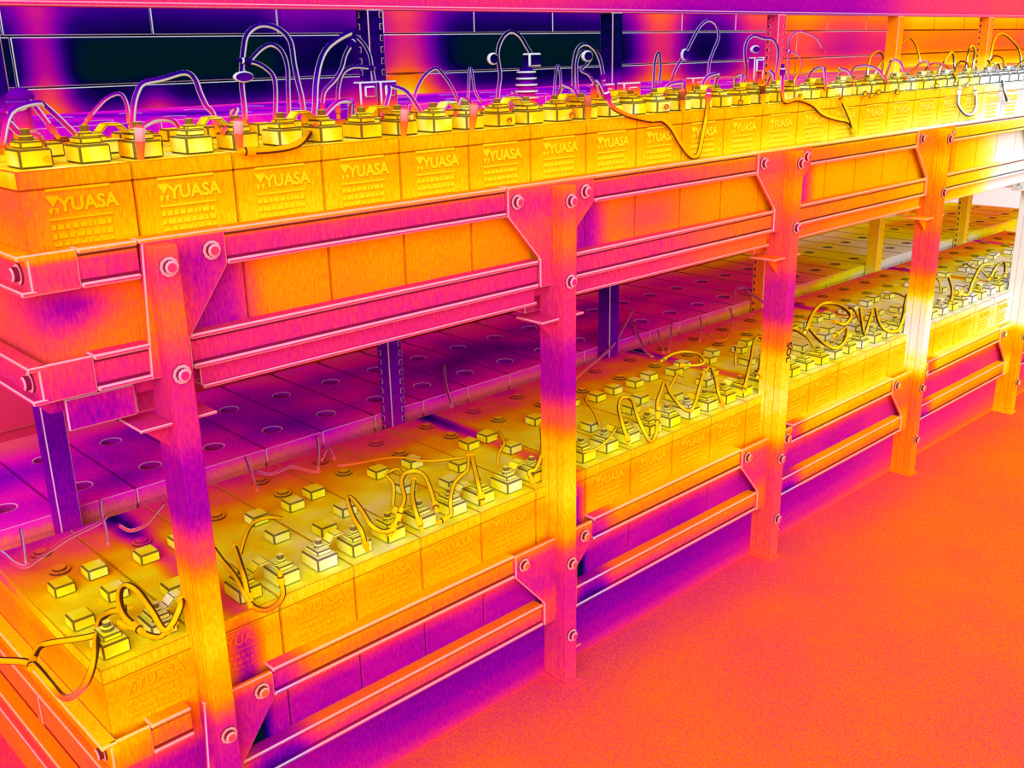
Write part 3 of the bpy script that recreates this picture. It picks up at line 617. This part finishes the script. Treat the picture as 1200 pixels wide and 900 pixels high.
 ('battery_cable', 'lower strand of the oblong coil hooking back on the lower shelf', 0.0044, [(-0.092,0.036,0.42),(-0.087,0.016,0.42),(-0.074,0.008,0.408),(-0.06,0.008,0.4),(-0.048,0.008,0.405)]),
 ('sense_wire', 'long thin wire sagging across the cold battery lids at the left edge', 0.003, [(-0.133,0.456,0.4),(-0.128,0.409,0.4),(-0.127,0.373,0.4),(-0.119,0.345,0.4),(-0.096,0.356,0.4),(-0.066,0.375,0.4),(-0.035,0.394,0.4),(-0.003,0.405,0.4),(0.027,0.415,0.4),(0.041,0.429,0.4)]),
 ('sense_wire', 'thin wire dropping from the leftmost cold lid edge to the sagging wire', 0.0026, [(-0.078,0.487,0.4),(-0.092,0.435,0.4),(-0.117,0.351,0.4)]),
 ('sense_wire', 'pair wire falling from the lid edge by the rear upright at lower left', 0.0026, [(0.063,0.504,0.4),(0.044,0.454,0.4),(0.022,0.384,0.4),(-0.001,0.321,0.4)]),
 ('sense_wire', 'short wire bridging up to the front upright at lower left', 0.0028, [(0.044,0.38,0.4),(0.048,0.349,0.4),(0.07,0.348,0.4),(0.1,0.373,0.4),(0.135,0.409,0.4)]),
 ('battery_cable', 'bundle of cable ends turning round the corner beside the leftmost front upright', 0.004, [(0.098,0.156,0.42),(0.087,0.104,0.42),(0.077,0.049,0.42),(0.069,0.008,0.409),(0.08,0.008,0.386),(0.098,0.008,0.373),(0.117,0.008,0.375),(0.128,0.008,0.387),(0.127,0.008,0.41)]),
 ('battery_cable', 'steep cable beside the bundle right of the leftmost front upright', 0.0044, [(0.115,0.119,0.43),(0.099,0.077,0.43),(0.077,0.022,0.43),(0.073,0.008,0.405)]),
 ('sense_wire', 'wavy thin wire along the lid edge behind the yellow terminals', 0.0026, [(0.322,0.421,0.4),(0.332,0.388,0.4),(0.358,0.389,0.4),(0.38,0.39,0.4),(0.389,0.363,0.4),(0.396,0.338,0.4),(0.407,0.332,0.4)]),
 ('sense_wire', 'first wire dropping from the lids right of the leftmost front upright', 0.003, [(0.343,0.496,0.4),(0.322,0.445,0.4),(0.292,0.374,0.4),(0.278,0.339,0.4)]),
 ('sense_wire', 'second wire dropping from the lids, with a split end', 0.003, [(0.5,0.489,0.4),(0.461,0.423,0.4),(0.403,0.337,0.4)]),
 ('sense_wire', 'third short wire bent over the lid edge beside the split-end wire', 0.0026, [(0.436,0.374,0.4),(0.465,0.406,0.4),(0.481,0.415,0.4),(0.458,0.363,0.4)]),
 ('battery_cable', 'black-edged jumper with a long dangling lug, leftmost of the middle bay', 0.0042, [(0.277,0.008,0.414),(0.271,0.008,0.439),(0.289,0.054,0.44),(0.321,0.117,0.44),(0.328,0.115,0.44),(0.313,0.065,0.44),(0.291,0.008,0.44),(0.313,0.008,0.422),(0.332,0.008,0.421),(0.343,0.008,0.437)]),
 ('battery_cable', 'black-edged jumper bent like a tall M in the middle bay', 0.0042, [(0.332,0.008,0.423),(0.347,0.011,0.44),(0.389,0.052,0.44),(0.424,0.105,0.44),(0.453,0.133,0.44),(0.474,0.128,0.44),(0.47,0.099,0.44),(0.444,0.053,0.44),(0.418,0.008,0.432)]),
 ('battery_cable', 'short double lead inside the M-shaped jumper', 0.0044, [(0.462,0.12,0.43),(0.42,0.071,0.43),(0.386,0.02,0.43),(0.383,0.008,0.415)]),
 ('battery_cable', 'S-shaped jumper dropping from the lids in the middle bay', 0.0038, [(0.6,0.134,0.43),(0.556,0.086,0.43),(0.521,0.069,0.43),(0.49,0.048,0.43),(0.45,0.008,0.427),(0.451,0.008,0.405),(0.436,0.008,0.401)]),
 ('battery_cable', 'straight lead with a blunt end beside the S-shaped jumper', 0.0046, [(0.604,0.129,0.43),(0.561,0.071,0.43),(0.525,0.022,0.43),(0.518,0.008,0.416)]),
 ('sense_wire', 'thin wire running along the yellow terminals to the S-shaped jumper', 0.0024, [(0.442,0.331,0.4),(0.478,0.312,0.4),(0.518,0.3,0.4),(0.552,0.277,0.4),(0.575,0.228,0.4),(0.637,0.188,0.4)]),
 ('battery_cable', 'curled lead just left of the second front upright', 0.004, [(0.798,0.143,0.43),(0.736,0.077,0.43),(0.679,0.027,0.43),(0.648,0.008,0.425),(0.633,0.008,0.425),(0.639,0.008,0.408)]),
 ('sense_wire', 'straight wire standing out of the cold lids left of the second front upright', 0.003, [(0.993,0.678,0.4),(0.893,0.55,0.4),(0.803,0.422,0.4)]),
 ('sense_wire', 'thin wire drooping past the second front upright to the next bay', 0.0028, [(0.776,0.009,0.42),(0.809,0.008,0.417),(0.852,0.017,0.42),(0.912,0.047,0.42)]),
 ('battery_cable', 'zigzag jumper of the right bay, first peak with a square loop', 0.0042, [(0.9,0.008,0.414),(0.905,0.026,0.44),(0.965,0.086,0.44),(1.018,0.123,0.44),(1.023,0.101,0.44),(0.962,0.037,0.44),(0.95,0.008,0.415),(0.972,0.008,0.386),(0.99,0.008,0.398),(0.994,0.008,0.439)]),
 ('battery_cable', 'zigzag jumper of the right bay, tall middle peak', 0.004, [(0.992,0.008,0.427),(1.043,0.049,0.44),(1.099,0.085,0.44),(1.16,0.122,0.44),(1.105,0.063,0.44),(1.066,0.008,0.438),(1.096,0.008,0.418),(1.115,0.008,0.427),(1.177,0.043,0.44),(1.266,0.098,0.44)]),
 ('battery_cable', 'zigzag jumper of the right bay, last leg ending in a lug', 0.004, [(1.279,0.103,0.44),(1.318,0.117,0.44),(1.272,0.072,0.44),(1.196,0.008,0.438),(1.213,0.008,0.406)]),
 ('battery_cable', 'flat ring of cable lying on the yellow terminals of the right bay', 0.0036, [(1.321,0.252,0.43),(1.368,0.263,0.43),(1.406,0.254,0.43),(1.41,0.218,0.43),(1.368,0.17,0.43),(1.337,0.164,0.43),(1.312,0.19,0.43)]),
 ('battery_cable', 'arched lead standing beside the third front upright', 0.0042, [(1.295,0.008,0.419),(1.359,0.043,0.43),(1.465,0.105,0.43),(1.58,0.175,0.43),(1.635,0.197,0.43),(1.609,0.167,0.43),(1.481,0.088,0.43),(1.364,0.019,0.43)]),
 ('sense_wire', 'long thin wire slanting over the cold lids behind the second front upright', 0.0028, [(1.1,0.339,0.41),(1.202,0.385,0.41),(1.293,0.422,0.41),(1.415,0.484,0.41),(1.578,0.588,0.41),(1.71,0.674,0.41)]),
 ('sense_wire', 'thick cold wire falling from the lids to the first cell of the right bay', 0.0034, [(1.62,0.598,0.4),(1.497,0.471,0.4),(1.431,0.4,0.4),(1.397,0.347,0.4)]),
 ('sense_wire', 'first of the upright wires at the lid edge of the right bay', 0.0028, [(1.596,0.49,0.4),(1.52,0.421,0.4),(1.44,0.345,0.4)]),
 ('sense_wire', 'second of the upright wires at the lid edge of the right bay', 0.0028, [(1.692,0.518,0.4),(1.571,0.427,0.4),(1.454,0.341,0.4)]),
 ('sense_wire', 'third of the upright wires at the lid edge of the right bay', 0.0028, [(1.791,0.494,0.4),(1.696,0.419,0.4),(1.589,0.345,0.4)]),
 ('sense_wire', 'wire curling out at the end of the lid edge in the right bay', 0.0028, [(1.931,0.488,0.4),(1.789,0.383,0.4),(1.664,0.312,0.4),(1.626,0.317,0.4),(1.656,0.372,0.4)]),
 ('sense_wire', 'cold wire bent over the last purple lid beside the third front upright', 0.0034, [(2.033,0.541,0.42),(2.093,0.577,0.42),(2.12,0.564,0.42),(2.048,0.491,0.42),(1.975,0.395,0.42)]),
 ('battery_cable', 'round hoop of dark cable right of the third front upright', 0.005, [(1.732,0.122,0.44),(1.897,0.201,0.44),(2.005,0.239,0.44),(2.042,0.228,0.44),(2.019,0.179,0.44),(1.948,0.116,0.44),(1.858,0.083,0.44),(1.859,0.108,0.44)]),
 ('battery_cable', 'knotted lead hanging below the dark hoop right of the third front upright', 0.0046, [(1.792,0.148,0.43),(1.727,0.084,0.43),(1.686,0.037,0.43),(1.685,0.008,0.427),(1.745,0.019,0.43),(1.857,0.076,0.43),(1.787,0.066,0.43)]),
 ('battery_cable', 'first yellow jumper between the third and fourth front uprights', 0.0044, [(2.069,0.154,0.43),(1.938,0.077,0.43),(1.834,0.014,0.43),(1.949,0.064,0.43),(2.056,0.111,0.43)]),
 ('battery_cable', 'second yellow jumper, hooked like a J, left of the fourth front upright', 0.0046, [(2.097,0.122,0.43),(1.967,0.044,0.43),(1.945,0.008,0.418),(2.003,0.008,0.408),(2.042,0.015,0.43),(2.186,0.082,0.43),(2.307,0.134,0.43)]),
 ('battery_cable', 'narrow upright lead right of the fourth front upright', 0.0046, [(2.606,0.145,0.43),(2.455,0.067,0.43),(2.314,0.008,0.429)]),
 ('battery_cable', 'curled lead at the white-hot terminals right of the fourth front upright', 0.005, [(2.384,0.016,0.44),(2.425,0.008,0.431),(2.562,0.053,0.44),(2.8,0.128,0.44),(2.848,0.114,0.44)]),
 ('battery_cable', 'small dark hook of cable at the far right white-hot terminals', 0.005, [(2.642,0.035,0.44),(2.831,0.091,0.44),(2.901,0.095,0.44),(2.721,0.02,0.44)]),
]
def cable(name, label, r, pts):
    s = 'up' if pts[0][2] > 0.7 else 'lo'
    path = smooth_path(pts, 4)
    b = bmesh.new(); add_tube(b, path, r)
    o = put(name, to_mesh(b, name, MAT['cable_'+s])); tag(o, label, 'wire' if name == 'sense_wire' else 'cable', 'cables on the upper shelf' if s == 'up' else 'cables on the lower shelf')
    if name == 'battery_cable':
        for end, nxt in ((path[0], path[1]), (path[-1], path[-2])):
            d = (end-nxt).normalized(); b = bmesh.new()
            add_lathe(b, [(r*1.35, -0.006), (r*1.35, 0.006), (r*0.9, 0.008), (r*0.9, 0.016)], 8, [0, 3, 0, 0])
            me = to_mesh(b, 'cable_lug', MAT['cable_'+s])
            me.transform(Matrix.Translation(end) @ d.to_track_quat('Z', 'Y').to_matrix().to_4x4())
            put('cable_lug', me, o)
    return o
cables = {}
for (n, lab, r, pts) in CABLES: cables[lab] = cable(n, lab, r, pts)
def cable_tag(key, c, rx, rz, s='up'):
    b = bmesh.new(); seg = 16; ring = []
    add_prism_xz(b, [(rx*math.cos(2*math.pi*k/seg), rz*math.sin(2*math.pi*k/seg)) for k in range(seg)], -0.004, 0.004, 0.0022, 0.0, 0)
    o = put('cable_tag', to_mesh(b, 'cable_tag', [MAT['cable_'+s][0], MAT['cable_'+s][3]]), cables[key], c)
    return o
cable_tag('tallest cable loop in the upper left, carrying an oval tag', (0.305, 0.292, 1.106), 0.017, 0.0085)
cable_tag('hooked cable with a round tag standing against the darkest back wall panel', (0.830, 0.292, 1.122), 0.013, 0.011)
cable_tag('inner tilted loop of the double cable loop by the plain rear upright', (1.070, 0.272, 1.122), 0.015, 0.011)
cable_tag('broad loop of cable around a grey clip in front of the second slotted rear upright', (1.875, 0.412, 1.125), 0.020, 0.010)
cable_tag('leaning cable with a knot, curled over at its top, right of the warm wall column', (1.573, 0.412, 1.117), 0.013, 0.014)
# ------------------------------------------------------------------ small fittings standing on the upper shelf
CU = MAT['cable_up']
o = empty('domed_gland', (-0.028, 0.30, 1.0352)); tag(o, 'domed cable gland with stacked rings above the first battery at the left edge', 'cable gland')
bm = bmesh.new(); add_lathe(bm, [(0.016, 0.0), (0.016, 0.010), (0.011, 0.012), (0.011, 0.044)], 14, [0, 3, 0, 0]); put('stem', to_mesh(bm, 'stem', CU), o)
bm = bmesh.new(); add_lathe(bm, [(0.019, 0.044), (0.019, 0.050), (0.016, 0.050), (0.016, 0.053), (0.018, 0.053), (0.018, 0.058), (0.011, 0.065), (0.004, 0.068)], 16, [0, 3, 0, 3, 0, 0, 0, 0]); put('dome', to_mesh(bm, 'dome', CU), o)
for (x, which) in ((0.643, 'left'), (0.690, 'right')):
    o = empty('fuse_holder', (x, 0.445, 1.0202)); tag(o, 'square fuse holder before the slotted rear upright, %s one of the pair' % which, 'fuse holder', 'pair of fuse holders')
    bm = bmesh.new(); add_box(bm, -0.020, 0.020, -0.012, 0.012, 0.0, 0.066, 0.0024, 0.0); put('body', to_mesh(bm, 'body', [CU[0], CU[3]]), o)
    bm = bmesh.new(); add_box(bm, -0.012, 0.012, -0.017, -0.012, 0.038, 0.058, 0.0024, 0.0); put('window', to_mesh(bm, 'window', [CU[0], CU[3]]), o)
o = empty('ribbed_insulator', (0.925, 0.30, 1.0202)); tag(o, 'ribbed upright insulator right of the hooked cable with a round tag', 'insulator')
prof, mats = [(0.016, 0.0)], []
for k in range(7):
    z = 0.012*k; prof += [(0.026-0.0012*k, z+0.002), (0.026-0.0012*k, z+0.005), (0.019-0.001*k, z+0.006), (0.019-0.001*k, z+0.011)]; mats += [0, 3, 0, 0]
bm = bmesh.new(); add_lathe(bm, prof, 16, mats+[0]); put('ribbed_body', to_mesh(bm, 'ribbed_body', CU), o)
bm = bmesh.new(); add_box(bm, 0.000, 0.034, -0.010, 0.012, 0.085, 0.110, 0.0028, 0.0); add_box(bm, -0.004, 0.004, -0.004, 0.004, 0.08, 0.09); put('clamp', to_mesh(bm, 'clamp', [CU[0], CU[3]]), o)
for (x, y, lab) in ((1.262, 0.40, 'small framed terminal box below the double cable loop'), (1.352, 0.40, 'flat framed terminal box at the foot of the plain rear upright'), (1.69, 0.46, 'framed terminal box right of the leaning knotted cable')):
    o = empty('terminal_box', (x, y, 1.0202)); tag(o, lab, 'terminal box', 'terminal boxes on the upper shelf')
    bm = bmesh.new(); add_box(bm, -0.030, 0.030, -0.012, 0.012, 0.0, 0.040, 0.0024, 0.0); put('body', to_mesh(bm, 'body', [CU[0], CU[3]]), o)
    bm = bmesh.new(); add_box(bm, -0.016, 0.016, -0.016, -0.012, 0.012, 0.030, 0.0022, 0.0); put('cover', to_mesh(bm, 'cover', [CU[0], CU[3]]), o)
o = empty('clip_stand', (1.868, 0.40, 1.0202)); tag(o, 'square-mouthed clip stand inside the broad cable loop before the second slotted upright', 'clip stand')
bm = bmesh.new(); add_box(bm, -0.024, -0.016, -0.01, 0.01, 0.0, 0.085, 0.002, 0); add_box(bm, 0.016, 0.024, -0.01, 0.01, 0.0, 0.085, 0.002, 0); put('leg', to_mesh(bm, 'leg', [CU[0], CU[3]]), o)
bm = bmesh.new(); add_box(bm, -0.016, 0.016, -0.012, 0.012, 0.050, 0.080, 0.0026, 0); put('mouth', to_mesh(bm, 'mouth', [CU[0], CU[3]]), o)
# ------------------------------------------------------------------ short jumper leads between neighbouring terminal blocks
rj = random.Random(21)
for tier in (0, 1):
    for k in range(0, 24):
        if tier == 1 and (k % 2 or k < 1): continue
        x = X0+PITCH_X*k; zt = 0.757-0.642*tier+HB+0.012
        a = Vector((x-0.050+rj.uniform(-.008, .008), rj.uniform(0.10, 0.16) if tier else rj.uniform(0.035, 0.10), zt+rj.uniform(0.004, 0.016)))
        c = Vector((x+0.050+rj.uniform(-.012, .012), rj.uniform(0.19, 0.27) if tier else rj.uniform(0.10, 0.22), zt+rj.uniform(0.004, 0.016)))
        hgt = rj.uniform(0.012, 0.032) if tier else rj.uniform(0.022, 0.050)
        mid = (a+c)/2 + Vector((rj.uniform(-.015, .015), rj.uniform(-.02, .02), hgt))
        q1 = a.lerp(mid, 0.45) + Vector((rj.uniform(-.01, .01), 0, hgt*0.35)); q2 = mid.lerp(c, 0.55) + Vector((rj.uniform(-.01, .01), 0, hgt*0.35))
        cable('jumper_lead', 'short arched jumper lead over the %s battery of the %s front row' % (ORD[k], 'lower' if tier else 'upper'), 0.0034, [tuple(v) for v in (a, q1, mid, q2, c)])
